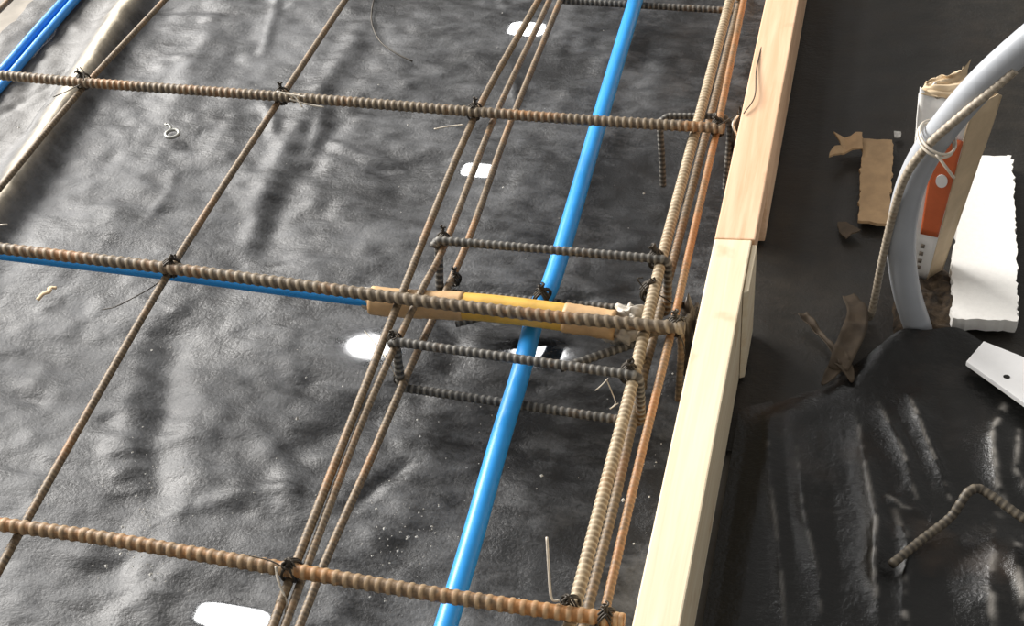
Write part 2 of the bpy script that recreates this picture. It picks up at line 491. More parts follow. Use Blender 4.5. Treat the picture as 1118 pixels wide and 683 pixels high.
# ------------------------------------------------------------------ timber edging
def prism(poly, z0, z1, bev=.0015, jitter=0, sub=0):
    """closed polygon (list of xy) from z0 to z1, bevelled"""
    bm = bmesh.new()
    b = [bm.verts.new((p[0], p[1], z0)) for p in poly]; tp = [bm.verts.new((p[0], p[1], z1)) for p in poly]
    n = len(poly)
    bm.faces.new(b[::-1]); bm.faces.new(tp)
    for i in range(n): bm.faces.new((b[i], b[(i + 1) % n], tp[(i + 1) % n], tp[i]))
    bmesh.ops.recalc_face_normals(bm, faces=bm.faces)
    if bev: bmesh.ops.bevel(bm, geom=bm.edges[:], offset=bev, segments=2, affect='EDGES', profile=.6)
    v = np.array([q.co[:] for q in bm.verts]); bm.verts.index_update()
    f = [tuple(q.index for q in fc.verts) for fc in bm.faces]
    bm.free(); return v, f


TZ = .12
jt = at((784, 261), TZ)[1]           # where the two timbers meet
jr = at((823, 262), TZ)[1]
xl, xr = -.1275, -.0905
tim = empty('timber_edging', (-.109, 1.6, 0), 'pinkish timber edge board at the top of the photo, beyond the joint', 'timber')
mk('board', prism([(xl, jt + .0012), (xr + .002, jr + .0012), (xr + .002, 2.1), (xl, 2.1)], TZ - .034, TZ), M['timber_pink'], tim, shade=False)
ce = at((833, 219), .06)[1]
mk('side_board', prism([(xl + .006, ce), (xr + .001, ce + .004), (xr + .001, 2.1), (xl + .006, 2.1)], 0, TZ - .034), M['timber_pink'], tim, shade=False)
tim2 = empty('timber_edging', (-.109, .75, 0), 'cream timber edge board running to the bottom edge of the photo', 'timber')
mk('board', prism([(xl, .28), (xr - .002, .28), (xr - .001, jr), (xl, jt)], 0, TZ), M['timber_cream'], tim2, shade=False)
ke = at((809, 366), .06)[1]
mk('splice_cleat', prism([(xr - .0005, ke), (xr + .0045, ke + .003), (xr + .0045, jr - .002), (xr - .0005, jr - .002)], .0, TZ - .004, .001), M['timber_cream'], tim2, shade=False)

# ------------------------------------------------------------------ reinforcing bars
def ribfun(pitch, h, tilt, wear):
    def g(s, th):
        ph = (s / pitch + tilt * np.abs(((th / math.pi + .5) % 2) - 1)) % 1.0
        pulse = np.exp(-((ph - .5) / .21) ** 6)
        side = np.clip(np.abs(np.cos(th)) * 2.2, .35, 1)
        lon = np.exp(-((np.abs(np.sin(th)) - 1) / .05) ** 2)
        wear.append((pulse * side).reshape(-1))
        return h * pulse * side + .5 * h * lon
    return g


def rebar(name, P, r, mat, label, group, pitch=.0088, ribh=.0008, tilt=0.0, n=14, cat='reinforcing bar', parent=None, k=9):
    P, s = resample(P, pitch / k)
    wear = []
    vf = sweep(P, r, n, rib=ribfun(pitch, ribh, tilt, wear))
    o = mk(name, vf, mat, parent, label if parent is None else None, cat if parent is None else None, group)
    o.data.attributes.new('wear', 'FLOAT', 'POINT').data.foreach_set('value', wear[0].astype(np.float32))
    return o


def extend(P, a, b):
    P = np.asarray(P, float)
    d0 = (P[0] - P[1]) / np.linalg.norm(P[0] - P[1]); d1 = (P[-1] - P[-2]) / np.linalg.norm(P[-1] - P[-2])
    return np.vstack([P[0] + d0 * a, P, P[-1] + d1 * b])


ZH, ZL = .100, .0895
pxl = lambda pts, z: np.array([at(p, z) for p in pts])
G1 = 'thick ribbed cross bars'
rebar('rebar', smooth(extend(pxl([(0, 82), (90, 90), (308, 105.5), (518, 122), (640, 131), (781, 139.5)], ZH), .8, 0)), .0056, M['bar_h'], 'thick ribbed cross bar farthest up the photo, tied over all long bars', G1, pitch=.0077)
rebar('rebar', smooth(extend(pxl([(0, 271), (187, 293), (437, 325.5), (600, 345), (738, 357)], ZH), .8, 0)), .0058, M['bar_h'], 'thick ribbed cross bar lying along the yellow sleeve', G1, pitch=.0095, tilt=.5)
rebar('rebar', smooth(extend(pxl([(0, 572), (105, 586), (318, 622), (480, 649), (668, 676)], ZH), .8, 0)), .0058, M['bar_h_orange'], 'thick orange-brown ribbed cross bar nearest the bottom of the photo', G1, pitch=.0092)
G2 = 'long smooth-looking bars running up the photo'
LB = dict(pitch=.0050, ribh=.00022, n=8, k=6)
rebar('rebar', smooth(extend(pxl([(0, 205), (90, 97), (180, 0)], ZL), .3, .4)), .0036, M['bar_l'], 'thin tan long bar beside the pale plastic fold', G2, **LB)
rebar('rebar', smooth(extend(pxl([(0, 620), (25, 575), (187, 293), (308, 105), (377, 0)], ZL), .3, .4)), .0038, M['bar_l'], 'thin tan long bar alone between the fold and the triple bars', G2, **LB)
rebar('rebar', smooth(extend(pxl([(298, 683), (318, 628), (437, 325), (518, 128), (588, 0)], ZL), .3, .4)), .0041, M['bar_l'], 'left bar of the three close long bars', G2, **LB)
rebar('rebar', smooth(extend(pxl([(311, 683), (335, 618), (400, 448), (458, 322), (487, 264), (540, 128), (590, 22), (600, 0)], .0868), .3, .4)), .0037, M['bar_l'], 'middle bar of the three close long bars', G2, **LB)
rebar('rebar', smooth(extend(pxl([(327, 683), (357, 608), (405, 500), (447, 403), (508, 270), (555, 140), (612, 0)], .0375), .3, .4)), .0040, M['bar_l'], 'right and lowest bar of the three close long bars', G2, **LB)
rebar('rebar', smooth(extend(pxl([(622, 683), (664, 520), (690, 420), (722, 285), (762, 133), (797, 0)], .088), .3, .4)), .0056, M['bar_pale'], 'pale thick long bar beside the blue pipe, on the timber side', G2, pitch=.0058, ribh=.0004, n=10, k=7)
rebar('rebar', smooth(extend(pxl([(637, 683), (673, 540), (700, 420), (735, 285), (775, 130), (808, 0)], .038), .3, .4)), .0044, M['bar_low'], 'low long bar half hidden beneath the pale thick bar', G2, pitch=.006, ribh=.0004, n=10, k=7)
rebar('rebar', smooth(extend(pxl([(656, 683), (660, 668), (696, 513), (733, 362), (751, 281), (776, 171), (784, 136), (812, 0)], ZL), .3, .4)), .0039, M['bar_orange'], 'orange rusty long bar closest to the timber edging', G2, **LB)
rebar('rebar', smooth(extend(pxl([(-10, 20), (20, -10), (60, -55)], .03), .2, .3)), .0042, M['bar_l'], 'short glimpse of brown bar at the top left corner', None, **LB)


# closed stirrups of the edge beam
def stirrup(y0, y1, label, xa=-.4135, xb=-.172, zt=.0955, zb=.0275, mat='bar_dark', dy=0.0):
    r = .006
    P = [(xa, y0 + dy, zt - r), (xa + r * .3, y0, zt - r * .3), (xa + r, y0, zt), (xb - r, y1, zt), (xb - r * .3, y1, zt - r * .3), (xb, y1, zt - r),
         (xb, y1 + dy, zb + r), (xb - r * .3, y1 + dy, zb + r * .3), (xb - r, y1 + dy, zb), (xa + r, y0 + dy, zb), (xa + r * .3, y0 + dy, zb + r * .3), (xa, y0 + dy, zb + r), (xa, y0 + .012, zt - r - .004)]
    return rebar('stirrup', P, .0043, M[mat], label, 'stirrups of the edge beam', pitch=.0066, ribh=.0005, n=10, k=7)


stirrup(1.047, 1.052, 'dark ribbed stirrup just above the yellow sleeve, crossing the blue pipe', dy=-.005)
stirrup(.896, .889, 'dark ribbed stirrup just below the yellow sleeve, crossing the blue pipe', dy=.004)
stirrup(1.634, 1.634, 'dark stirrup at the very top edge of the photo', zt=.0955)
# cranked bar between stirrup and edge, stub under the sleeve
rebar('rebar', pxl([(612, 402), (650, 389), (705, 371)], .052), .0040, M['bar_dark'], 'short slanting ribbed bar under the sleeve\'s taped end', None, pitch=.0065, ribh=.0004, n=10, k=7)
rebar('rebar', V(at((497, 353), .02), at((530, 345), .022), at((600, 338), .022)), .0042, M['bar_dark'], 'ribbed bar end poking out below the yellow sleeve', None, pitch=.0065, ribh=.0004, n=10, k=7)


# bar chairs: inverted U legs standing on the sheet
def chair(pts, label, mat='bar_dark'):
    return rebar('bar_chair', smooth(pts, 6), .0035, M[mat], label, 'bar chairs', pitch=.0055, ribh=.0003, n=8, k=6, cat='bar chair')


a = at((721, 130), .083); b = at((797, 127), .083)
chair([(a[0] + .006, a[1] - .02, .003), (a[0] + .003, a[1] - .01, .04), (a[0], a[1], .074), (a[0] + .005, a[1] + .007, .081), (a[0] + .016, a[1] + .010, .0815), (b[0] - .012, b[1], .0815), (b[0] - .004, b[1] - .002, .079), (b[0] + .001, b[1] - .006, .068), (b[0] + .001, b[1] - .03, .003)], 'inverted U bar chair under the farthest cross bar')
a = at((699, 372), .08); b = at((744, 366), .08)
chair([(a[0], a[1] + .012, .003), (a[0], a[1] + .010, .04), (a[0], a[1] + .01, .07), (a[0] + .006, a[1] + .01, .08), (b[0] - .012, b[1] + .005, .08), (b[0] - .003, b[1] + .003, .078), (b[0], b[1], .068), (b[0] - .001, b[1] - .012, .003)], 'bar chair with rusty leg under the end of the middle cross bar', 'bar_l')

# ------------------------------------------------------------------ blue pipes
def tube(name, P, r, mat, label, cat, n=20, group=None, ds=.008, parent=None, **kw):
    P, s = resample(P, ds)
    return mk(name, sweep(P, r, n, **kw), mat, parent, label, cat, group)


ZP = .0445
tube('water_pipe', smooth(extend(pxl([(487, 683), (515, 590), (546, 480), (567, 412), (581, 358), (590, 330), (606, 296), (654, 133), (694, 0)], ZP), .3, .4)), .0098, M['pipe'], 'bright blue plastic pipe running up the photo through the stirrups', 'pipe')
p2 = pxl([(0, 276.5), (187, 299), (300, 314), (380, 324.5), (430, 330)], .072)
tube('water_pipe', smooth(extend(p2, .8, 0)), .0072, M['pipe'], 'blue pipe hidden along the underside of the middle cross bar', 'pipe')
for k, (pa, lb) in enumerate(((((-40, 119), (0, 79), (34, 40), (70, 0)), 'left one of two blue pipes side by side at top left'), (((-40, 135), (0, 95), (44, 44), (82, 0)), 'right one of two blue pipes side by side at top left'))):
    tube('water_pipe', smooth(extend(pxl(pa, .008), .3, .4)), .0062, M['pipe_d'], lb, 'pipe', group='twin blue pipes')

# ------------------------------------------------------------------ yellow sleeve with taped ends
sl = empty('pipe_sleeve', tuple(at((545, 336), .07)), 'yellow and tan sleeve tube under the middle cross bar, taped at both ends', 'sleeve')
sl.location.z = .055
SZ = .0705
S = pxl([(402, 327), (440, 331), (520, 335), (600, 344), (672, 355)], SZ)
Sp, _ = resample(smooth(S), .004)
SR = .0138
def seg(a, b, dr, mat, nm, lab=None, crump=0):
    n = len(Sp); q = Sp[int(a * (n - 1)):int(b * (n - 1)) + 1]
    rg = np.random.RandomState(int(a * 100) + 3)
    rb = (lambda s, th: crump * (vnoise(s + 0 * th, th * .05, 160, 31) + .6 * vnoise(s + 0 * th, th * .05, 420, 32))) if crump else None
    o = mk(nm, sweep(q, SR + dr, 24, rib=rb), mat, sl)
    if lab: o['label'] = lab
seg(.36, .83, 0, M['yellow'], 'sleeve', 'yellow tube body')
seg(.02, .40, .0008, M['tan'], 'tape_wrap', 'tan tape', .0005)
seg(.80, 1.0, .0009, M['tan'], 'tape_wrap', 'tan tape', .0008)
def crumple(c, rx, ry, rz, seed, amp, mat, nm, lab, n=28):
    th = np.linspace(0, 2 * math.pi, n, endpoint=False); ph = np.linspace(.04, math.pi - .04, n // 2)
    T, Pp = np.meshgrid(th, ph, indexing='ij')
    d = 1 + amp * (vnoise(np.cos(T) * np.sin(Pp) * .1 + np.cos(Pp) * .07, np.sin(T) * np.sin(Pp) * .1, 30, seed) + .6 * vnoise(np.cos(T) * np.sin(Pp) * .1, np.sin(T) * np.sin(Pp) * .1 + np.cos(Pp) * .1, 70, seed + 1))
    Xv = np.stack([c[0] + rx * d * np.sin(Pp) * np.cos(T), c[1] + ry * d * np.sin(Pp) * np.sin(T), c[2] + rz * d * np.cos(Pp)], -1)
    m = Xv.shape[1]; f = []
    for i in range(n):
        for j in range(m - 1): f.append((i * m + j, ((i + 1) % n) * m + j, ((i + 1) % n) * m + j + 1, i * m + j + 1))
    f.append(tuple(i * m for i in range(n))); f.append(tuple(i * m + m - 1 for i in range(n))[::-1])
    o = mk(nm, (Xv.reshape(-1, 3), f), mat, sl); o['label'] = lab
crumple(at((690, 346), .074), .016, .012, .011, 41, .45, M['wrap'], 'end_wrap', 'crumpled pale film around the tube end')
crumple(at((680, 366), .058), .015, .009, .010, 43, .5, M['wrap'], 'end_wrap', 'grey crumpled film hanging below the tube end')
crumple(at((408, 328), .0705), .014, .011, .010, 45, .35, M['wrap'], 'end_wrap', 'pale frayed film where the blue pipe enters')

def blob(c, rx, ry, rz, seed, amp, mat, nm, lab, cat, n=26):
    th = np.linspace(0, 2 * math.pi, n, endpoint=False); ph = np.linspace(.04, math.pi - .04, n // 2)
    T, Pp = np.meshgrid(th, ph, indexing='ij'); x, y, z = np.cos(T) * np.sin(Pp), np.sin(T) * np.sin(Pp), np.cos(Pp)
    d = 1 + amp * (vnoise(x * .1 + z * .07, y * .1, 30, seed) + .6 * vnoise(x * .1, y * .1 + z * .1, 70, seed + 1))
    Xv = np.stack([c[0] + rx * d * x, c[1] + ry * d * y, np.maximum(c[2] + rz * d * z, .001)], -1); m = Xv.shape[1]
    f = [(i * m + j, ((i + 1) % n) * m + j, ((i + 1) % n) * m + j + 1, i * m + j + 1) for i in range(n) for j in range(m - 1)]
    f.append(tuple(i * m for i in range(n))); f.append(tuple(i * m + m - 1 for i in range(n))[::-1])
    return mk(nm, (Xv.reshape(-1, 3), f), mat, None, lab, cat)
M['film_d'] = plain('dirty_dark_film', lin(74, 66, 58), .4, 0, .5, 60, .4)
blob(at((757, 368), .045), .013, .022, .042, 91, .5, M['film_d'], 'plastic_scrap', 'dirty dark crumpled film jammed between the cross bar end and the timber', 'plastic scrap')
blob(at((806, 160), .045), .008, .016, .04, 93, .5, M['film_d'], 'plastic_scrap', 'dark crumpled film beside the pinkish timber at the farthest cross bar', 'plastic scrap')

# ------------------------------------------------------------------ tie wires
def wirepath(P, r, n=6): return sweep(smooth(P, 6), r, n)


def tie(px, z, label, ang=.8, ru=.0095, rv=.0105, turns=2.2, tails=(), mat='wire', r=.0010, twist=.0075, seed=0, group='tie wires'):
    """wire wound diagonally round a crossing, its ends twisted into a pigtail; tails: lists of pixel points with heights"""
    c = at(px, z); rg = random.Random(seed + 17)
    d = np.array([math.cos(ang), math.sin(ang), 0]); e = np.array([-d[1], d[0], 0]); up = np.array([0, 0, 1.])
    parts = []
    P = []
    N = int(turns * 12)
    for i in range(N + 1):
        a = 2 * math.pi * i / 12 + math.pi / 2
        P.append(c + d * ru * math.cos(a) + up * rv * math.sin(a) + e * (-.0025 + .005 * i / N))
    parts.append(wirepath(P, r))
    P = []
    for i in range(N + 1):
        a = 2 * math.pi * i / 12 + math.pi / 2
        P.append(c + e * ru * math.cos(a) + up * (rv * .96) * math.sin(a) + d * (-.0025 + .005 * i / N))
    parts.append(wirepath(P, r))
    # twisted pigtail
    base = c + up * rv; ax = d * rg.uniform(-.9, .9) + e * rg.uniform(-.9, .9) + up * .9; ax /= np.linalg.norm(ax)
    s1 = np.cross(ax, [1, 0, 0]); s1 /= np.linalg.norm(s1); s2 = np.cross(ax, s1)
    for sg in (0, math.pi):
        P = []
        for i in range(17):
            q = i / 16; a = sg + q * 4 * math.pi; rr = r * 1.1 + (q > .8) * (q - .8) * .012
            P.append(base + ax * twist * q + s1 * rr * math.cos(a) + s2 * rr * math.sin(a))
        parts.append(wirepath(P, r))
    for tl in tails:
        parts.append(wirepath([at(q[:2], q[2]) for q in tl], .0007 if len(tl) > 2 else .0007, 5))
    return mk('tie_wire', join(parts), M[mat], None, label, 'tie wire', group)


tie((91, 89), .097, 'dark tie wire with upright curl on the far left crossing', seed=1, tails=([(91, 88, .11), (92, 80, .115), (87, 73, .12)], [(88, 92, .105), (72, 100, .1), (58, 106, .1)]))
tie((308, 105), .097, 'tie wire with pale loose ends on the farthest cross bar', seed=2)
tie((518, 122), .097, 'dark tie wire where the farthest cross bar meets the triple bars', seed=3, tails=([(518, 118, .108), (517, 110, .114)],))
tie((784, 139), .097, 'tie wire at the end of the farthest cross bar by the timber', seed=4, tails=([(784, 137, .11), (800, 128, .115), (812, 122, .118)],))
tie((187, 292), .097, 'black tie wire on the middle cross bar and lone long bar', seed=5, ru=.010, r=.0013, tails=([(186, 296, .10), (168, 312, .06), (130, 333, .012), (112, 338, .004)],))
tie((484, 262), .090, 'tie wire on the upper left corner of the stirrup above the sleeve', seed=6, ru=.007, rv=.009)
tie((497, 305), .034, 'tie wire on the lower left corner of the stirrup above the sleeve', seed=7, ru=.0065, rv=.007, r=.0011)
tie((716, 283), .090, 'black tie wire on the upper right corner of the stirrup above the sleeve', seed=8, ru=.0085, rv=.010, r=.0014)
tie((708, 318), .080, 'looped black tie wire on the pale thick bar above the sleeve end', seed=9, ru=.009, rv=.010, r=.0014, tails=([(706, 318, .09), (699, 309, .095), (696, 304, .1), (702, 303, .1)], [(712, 318, .085), (730, 328, .08), (742, 338, .08)]))
tie((737, 356), .096, 'tie wire clump at the end of the middle cross bar', seed=10, r=.0013, tails=([(738, 352, .11), (744, 346, .115), (750, 347, .11)], [(736, 358, .1), (745, 372, .09), (748, 386, .08)]))
tie((431, 372), .090, 'tie wire with a round eye on the stirrup corner below the sleeve', seed=11, ru=.007, rv=.009, tails=([(424, 366, .1), (426, 361, .106), (432, 361, .108), (434, 367, .106), (428, 371, .1)],))
tie((437, 412), .033, 'tie wire on the lower left corner of the stirrup below the sleeve', seed=12, ru=.0065, rv=.007, r=.0011)
tie((686, 407), .090, 'tie wire on the upper right corner of the stirrup below the sleeve', seed=13, ru=.0085, rv=.010, r=.0014)
tie((318, 622), .097, 'tie wire where the nearest cross bar meets the triple bars', seed=14, r=.0013, tails=([(314, 622, .11), (296, 612, .112), (272, 606, .11)],))
tie((622, 662), .095, 'tie wire where the nearest cross bar meets the pale thick bar', seed=15)
tie((662, 676), .097, 'tie wire at the end of the nearest cross bar by the timber', seed=16)
tie((592, 323), .058, 'black tie wire lump behind the blue pipe at the yellow sleeve', seed=17, ru=.010, rv=.007, r=.0013)

# loose wire ends
def wire(pts, label, mat='wire_pale', r=.0010):
    return mk('loose_wire', sweep(smooth([at(q[:2], q[2]) for q in pts], 8), r, 6), M[mat], None, label, 'wire', 'loose wire ends')


wire([(413, -15, .004), (407, 5, .006), (406, 25, .006), (415, 45, .006), (432, 58, .005), (450, 67, .003)], 'curved thin wire lying on the sheet at the top', 'wire', .0011)
wire([(302, 100, .112), (318, 103, .11), (334, 106, .108)], 'short pale wire end along the farthest cross bar', r=.0011)
wire([(310, 102, .112), (322, 106, .108), (330, 117, .1)], 'pale wire end pointing down from the farthest cross bar')
wire([(316, 108, .106), (336, 114, .1), (354, 117, .097)], 'longest pale wire end trailing from the farthest cross bar')
wire([(506, 136, .092), (490, 138, .09), (474, 141, .088)], 'pale wire stub below the farthest cross bar near the triple bars', r=.0010)
wire([(611, 655, .108), (602, 652, .11), (599, 620, .13), (597, 586, .15)], 'upright straight pale wire by the nearest cross bar')
wire([(301, 618, .108), (304, 634, .1), (312, 655, .09), (312, 668, .085)], 'pale drooping wire on the nearest cross bar')
wire([(664, 413, .08), (655, 422, .07), (650, 426, .07)], 'left hair-thin wire hanging from the stirrup below the sleeve', r=.0006)
wire([(662, 414, .08), (668, 428, .06), (672, 440, .05), (666, 446, .05), (675, 440, .05)], 'knotted hair-thin wire hanging from the stirrup below the sleeve', r=.0006)
wire([(398, 361, .05), (412, 378, .06), (424, 394, .07), (432, 410, .05)], 'hair-thin wire crossing the triple bars below the sleeve', r=.0006)
wire([(834, 40, .118), (826, 75, .122), (824, 105, .124), (812, 124, .122)], 'brown thin wire draped on the pinkish timber', 'wire', .0007)
wire([(806, 126, .11), (800, 136, .112), (806, 150, .1)], 'pale wire end beside the pinkish timber', r=.0012)
wire([(-5, 246, .02), (8, 245, .02)], 'pale wire end at the left edge of the photo', r=.0012)

# ------------------------------------------------------------------ small things on the sheet
c = at((188, 146), .006)
ring = [c + np.array([.0085 * math.cos(a), .0085 * math.sin(a), 0]) for a in np.linspace(0, 2 * math.pi, 28, endpoint=False)]
tail = sweep(smooth([c + np.array(q) for q in ((-.004, .008, .001), (-.010, .014, .003), (-.015, .014, .002), (-.017, .019, .001))], 5), .0016, 6)
mk('wire_ring', join([sweep(ring, .0022, 10, closed=True), tail]), M['steel'], None, 'small silver ring with a curled tail on the sheet', 'ring')
c = at((52, 320), .004)
mk('wood_chip', sweep(smooth([c + np.array(q) for q in ((-.006, -.012, 0), (-.003, -.004, .002), (.003, 0, .003), (.001, .006, .003), (.007, .009, .001))], 5), .0028, 7, flat=(1, .6)), M['chip'], None, 'pale twisted wood chip on the sheet at left', 'wood chip')

rs = np.random.RandomState(3); parts = []
def crumb(p, r):
    d = rs.normal(size=(6, 3)); v = np.array([(1, 0, 0), (-1, 0, 0), (0, 1, 0), (0, -1, 0), (0, 0, .8), (0, 0, -.3)]) * r * rs.uniform(.6, 1.3, (6, 3)) + p
    parts.append((v, [(0, 2, 4), (2, 1, 4), (1, 3, 4), (3, 0, 4), (2, 0, 5), (1, 2, 5), (3, 1, 5), (0, 3, 5)]))
for (cx, cy, sx, sy, n) in ((440, 590, 30, 25, 60), (155, 560, 22, 35, 60), (150, 610, 30, 10, 30), (420, 395, 14, 8, 12), (560, 230, 160, 120, 40), (250, 400, 240, 260, 160), (720, 500, 25, 90, 50), (480, 480, 80, 80, 30)):
    for i in range(n):
        q = (cx + rs.normal() * sx, cy + rs.normal() * sy)
        g = at(q, .003)
        if g[0] > -.14 or g[0] < -1.2: continue
        crumb(g, rs.gamma(2, .0003) + .0003)
mk('mortar_crumbs', join(parts), M['crumb'], None, 'scattered pale mortar crumbs and grit on the dusty sheet', 'debris', kind='stuff', shade=False)

# ------------------------------------------------------------------ right side: conduit, rod, carton, soil
# soil patch round the conduit foot
n, m = 60, 24
T, Rr = np.meshgrid(np.linspace(0, 2 * math.pi, n, endpoint=False), np.linspace(0.02, 1, m), indexing='ij')
cc = at((1018, 328), 0)
k = 1 + .18 * vnoise(np.cos(T) * .3, np.sin(T) * .3, 9, 51)
Xs = cc[0] + .044 * k * Rr * np.cos(T); Ys = cc[1] + .062 * k * Rr * np.sin(T)
Zs = .001 + .010 * (1 - Rr ** 2) + (.004 * vnoise(Xs, Ys, 90, 52) + .002 * vnoise(Xs, Ys, 220, 53)) * (1 - Rr ** 6) - .006 * Rr ** 6
v = np.stack([Xs, Ys, Zs], -1).reshape(-1, 3); f = []
for i in range(n):
    for j in range(m - 1): f.append((i * m + j, ((i + 1) % n) * m + j, ((i + 1) % n) * m + j + 1, i * m + j + 1))
f.append(tuple(i * m for i in range(n)))
mk('soil_patch', (v, f), M['soil'], None, 'dark crumbly soil showing at the foot of the grey conduit', 'soil', kind='stuff')

CYP = 1.092
cpath = [at(p, y=yy) for p, yy in (((1012, 384), CYP), ((1003, 360), CYP), ((990, 318), CYP), ((984, 272), CYP), ((988, 226), CYP), ((1003, 182), CYP), ((1030, 140), CYP), ((1071, 92), CYP), ((1118, 49), CYP), ((1170, 8), CYP), ((1240, -40), CYP))]
tube('conduit', smooth(cpath, 10), .0138, M['conduit'], 'thick grey plastic conduit curving up out of the ground at right', 'conduit', n=28, ds=.004)

rp = [at(p, y=yy) for p, yy in (((946, 372), 1.10), ((953, 335), 1.09), ((963, 285), 1.085), ((976, 230), 1.078), ((990, 190), 1.073), ((1014, 158), 1.0705), ((1045, 130), 1.072), ((1080, 101), 1.078), ((1108, 77), 1.08))]
rp[0] = np.array([rp[0][0], rp[0][1], max(rp[0][2], .002)])
rebar('rebar', smooth(rp, 8), .0038, M['bar_rod'], 'pale bent rod tied against the grey conduit', None, pitch=.006, ribh=.0003, n=10, k=6)
tp = at((1023, 151), y=1.085)
parts = []
ax = (cpath[6] - cpath[5]) / np.linalg.norm(cpath[6] - cpath[5])
s1 = np.array([0, 1., 0]); s2 = np.cross(ax, s1)
for q in (-.0025, .0015):
    parts.append(sweep([tp + ax * q + s1 * .024 * math.cos(a) + s2 * .0175 * math.sin(a) for a in np.linspace(0, 2 * math.pi, 28, endpoint=False)], .0013, 6, closed=True))
parts.append(wirepath([tp - s1 * .024, tp + np.array([.012, -.03, -.012]), tp + np.array([.018, -.03, -.02])], .0014))
mk('tie_wire', join(parts), M['wire_pale'], None, 'pale binding holding the bent rod to the grey conduit', 'tie wire')

# carton standing in the soil behind the conduit, wider at the open top
ca = empty('packaging_carton', tuple(at((1012, 303), 0)), 'tall white carton with orange label standing behind the grey conduit', 'carton')
yb = 1.165
Bfl, Bfr, Bbr = at((984, 302), y=yb), at((1012, 306), y=yb - .004), at((1027, 301), y=yb + .018)
Tfl, Tfr, Tbr = at((1004, 100), y=yb - .010), at((1062, 118), y=yb - .022), at((1094, 105), y=yb + .008)
Bbl = Bfl + (Bbr - Bfr); Tbl = at((1050, 76), y=yb + .020)
def quad_panel(name, a, b, c, d, mat, th=.0012, nu=10, nv=16, wob=.0012, seed=61, rag=0.0, parent=None, lab=None):
    """thin panel a-b (bottom) c-d (top, same order), thickened inward"""
    a, b, c, d = map(np.asarray, (a, b, c, d))
    U, W = np.meshgrid(np.linspace(0, 1, nu), np.linspace(0, 1, nv), indexing='ij')
    X = (a * (1 - U)[..., None] + b * U[..., None]) * (1 - W)[..., None] + (c * (1 - U)[..., None] + d * U[..., None]) * W[..., None]
    nrm = np.cross(b - a, c - a); nrm /= np.linalg.norm(nrm)
    X = X + nrm * (wob * vnoise(U, W * 2, 4, seed))[..., None]
    if rag: X[:, -1] += (c - a) / np.linalg.norm(c - a) * (rag * vnoise(np.linspace(0, 1, nu), np.zeros(nu), 8, seed + 1))[:, None]
    A = X.reshape(-1, 3); B = (X - nrm * th).reshape(-1, 3)
    idx = np.arange(nu * nv).reshape(nu, nv); o = nu * nv; f = []
    for i in range(nu - 1):
        for j in range(nv - 1):
            q = (idx[i, j], idx[i + 1, j], idx[i + 1, j + 1], idx[i, j + 1]); f.append(q); f.append(tuple(k + o for k in q[::-1]))
    bd = list(idx[:, 0]) + list(idx[-1, 1:]) + list(idx[-2::-1, -1]) + list(idx[0, -2:0:-1])
    for i in range(len(bd)):
        p, q = bd[i], bd[(i + 1) % len(bd)]; f.append((p, q, q + o, p + o))
    ob = mk(name, (np.vstack([A, B]), [tuple(int(k) for k in q) for q in f]), mat, parent)
    if lab: ob['label'] = lab
    return ob
fp = quad_panel('front_panel', Bfl, Bfr, Tfl, Tfr, M['carton_w'], rag=.006, parent=ca, lab='white front face')
quad_panel('side_panel', Bfr, Bbr, Tfr, Tbr, M['carton_b'], rag=.005, seed=63, parent=ca, lab='beige side face')
quad_panel('back_panel', Bbr, Bbl, Tbr, Tbl, M['carton_b'], rag=.006, seed=65, parent=ca)
quad_panel('side_panel', Bbl, Bfl, Tbl, Tfl, M['carton_w'], rag=.006, seed=67, parent=ca)
def onfront(u, v): return (Bfl * (1 - u) + Bfr * u) * (1 - v) + (Tfl * (1 - u) + Tfr * u) * v
nf = np.cross(Bfr - Bfl, Tfl - Bfl); nf /= np.linalg.norm(nf)
if nf @ (CAM - Bfl) < 0: nf = -nf
L4 = [onfront(u, v) + nf * .0022 for u, v in ((.45, .28), (.99, .28), (.40, .83), (.99, .83))]
quad_panel('label_print', *L4, M['orange'], th=.0006, wob=0, parent=fp, lab='orange printed label')
E4 = [onfront(.74 + .14 * math.cos(a), .60 + .035 * math.sin(a)) + nf * .0034 for a in np.linspace(0, 2 * math.pi, 20, endpoint=False)]
o_ = mk('label_mark', (np.vstack([E4, np.array(E4) - nf * .0008]), [tuple(range(20)), tuple(range(39, 19, -1))] + [(i, (i + 1) % 20, 20 + (i + 1) % 20, 20 + i) for i in range(20)]), M['carton_w'], fp, shade=False); o_['label'] = 'pale oval on the label'
for v0 in (.20, .155, .11, .07):
    quad_panel('print_mark', *[onfront(u, v) + nf * .0022 for u, v in ((.52, v0), (.66, v0), (.52, v0 + .022), (.66, v0 + .022))], M['ink'], th=.0005, wob=0, nu=3, nv=3, parent=fp)
quad_panel('crumpled_flap', Tfl + nf * .001, Tfr, at((1012, 86), y=yb + .004), at((1056, 74), y=yb + .012), M['carton_b'], rag=.008, wob=.006, seed=71, parent=ca, lab='crumpled torn top flap')

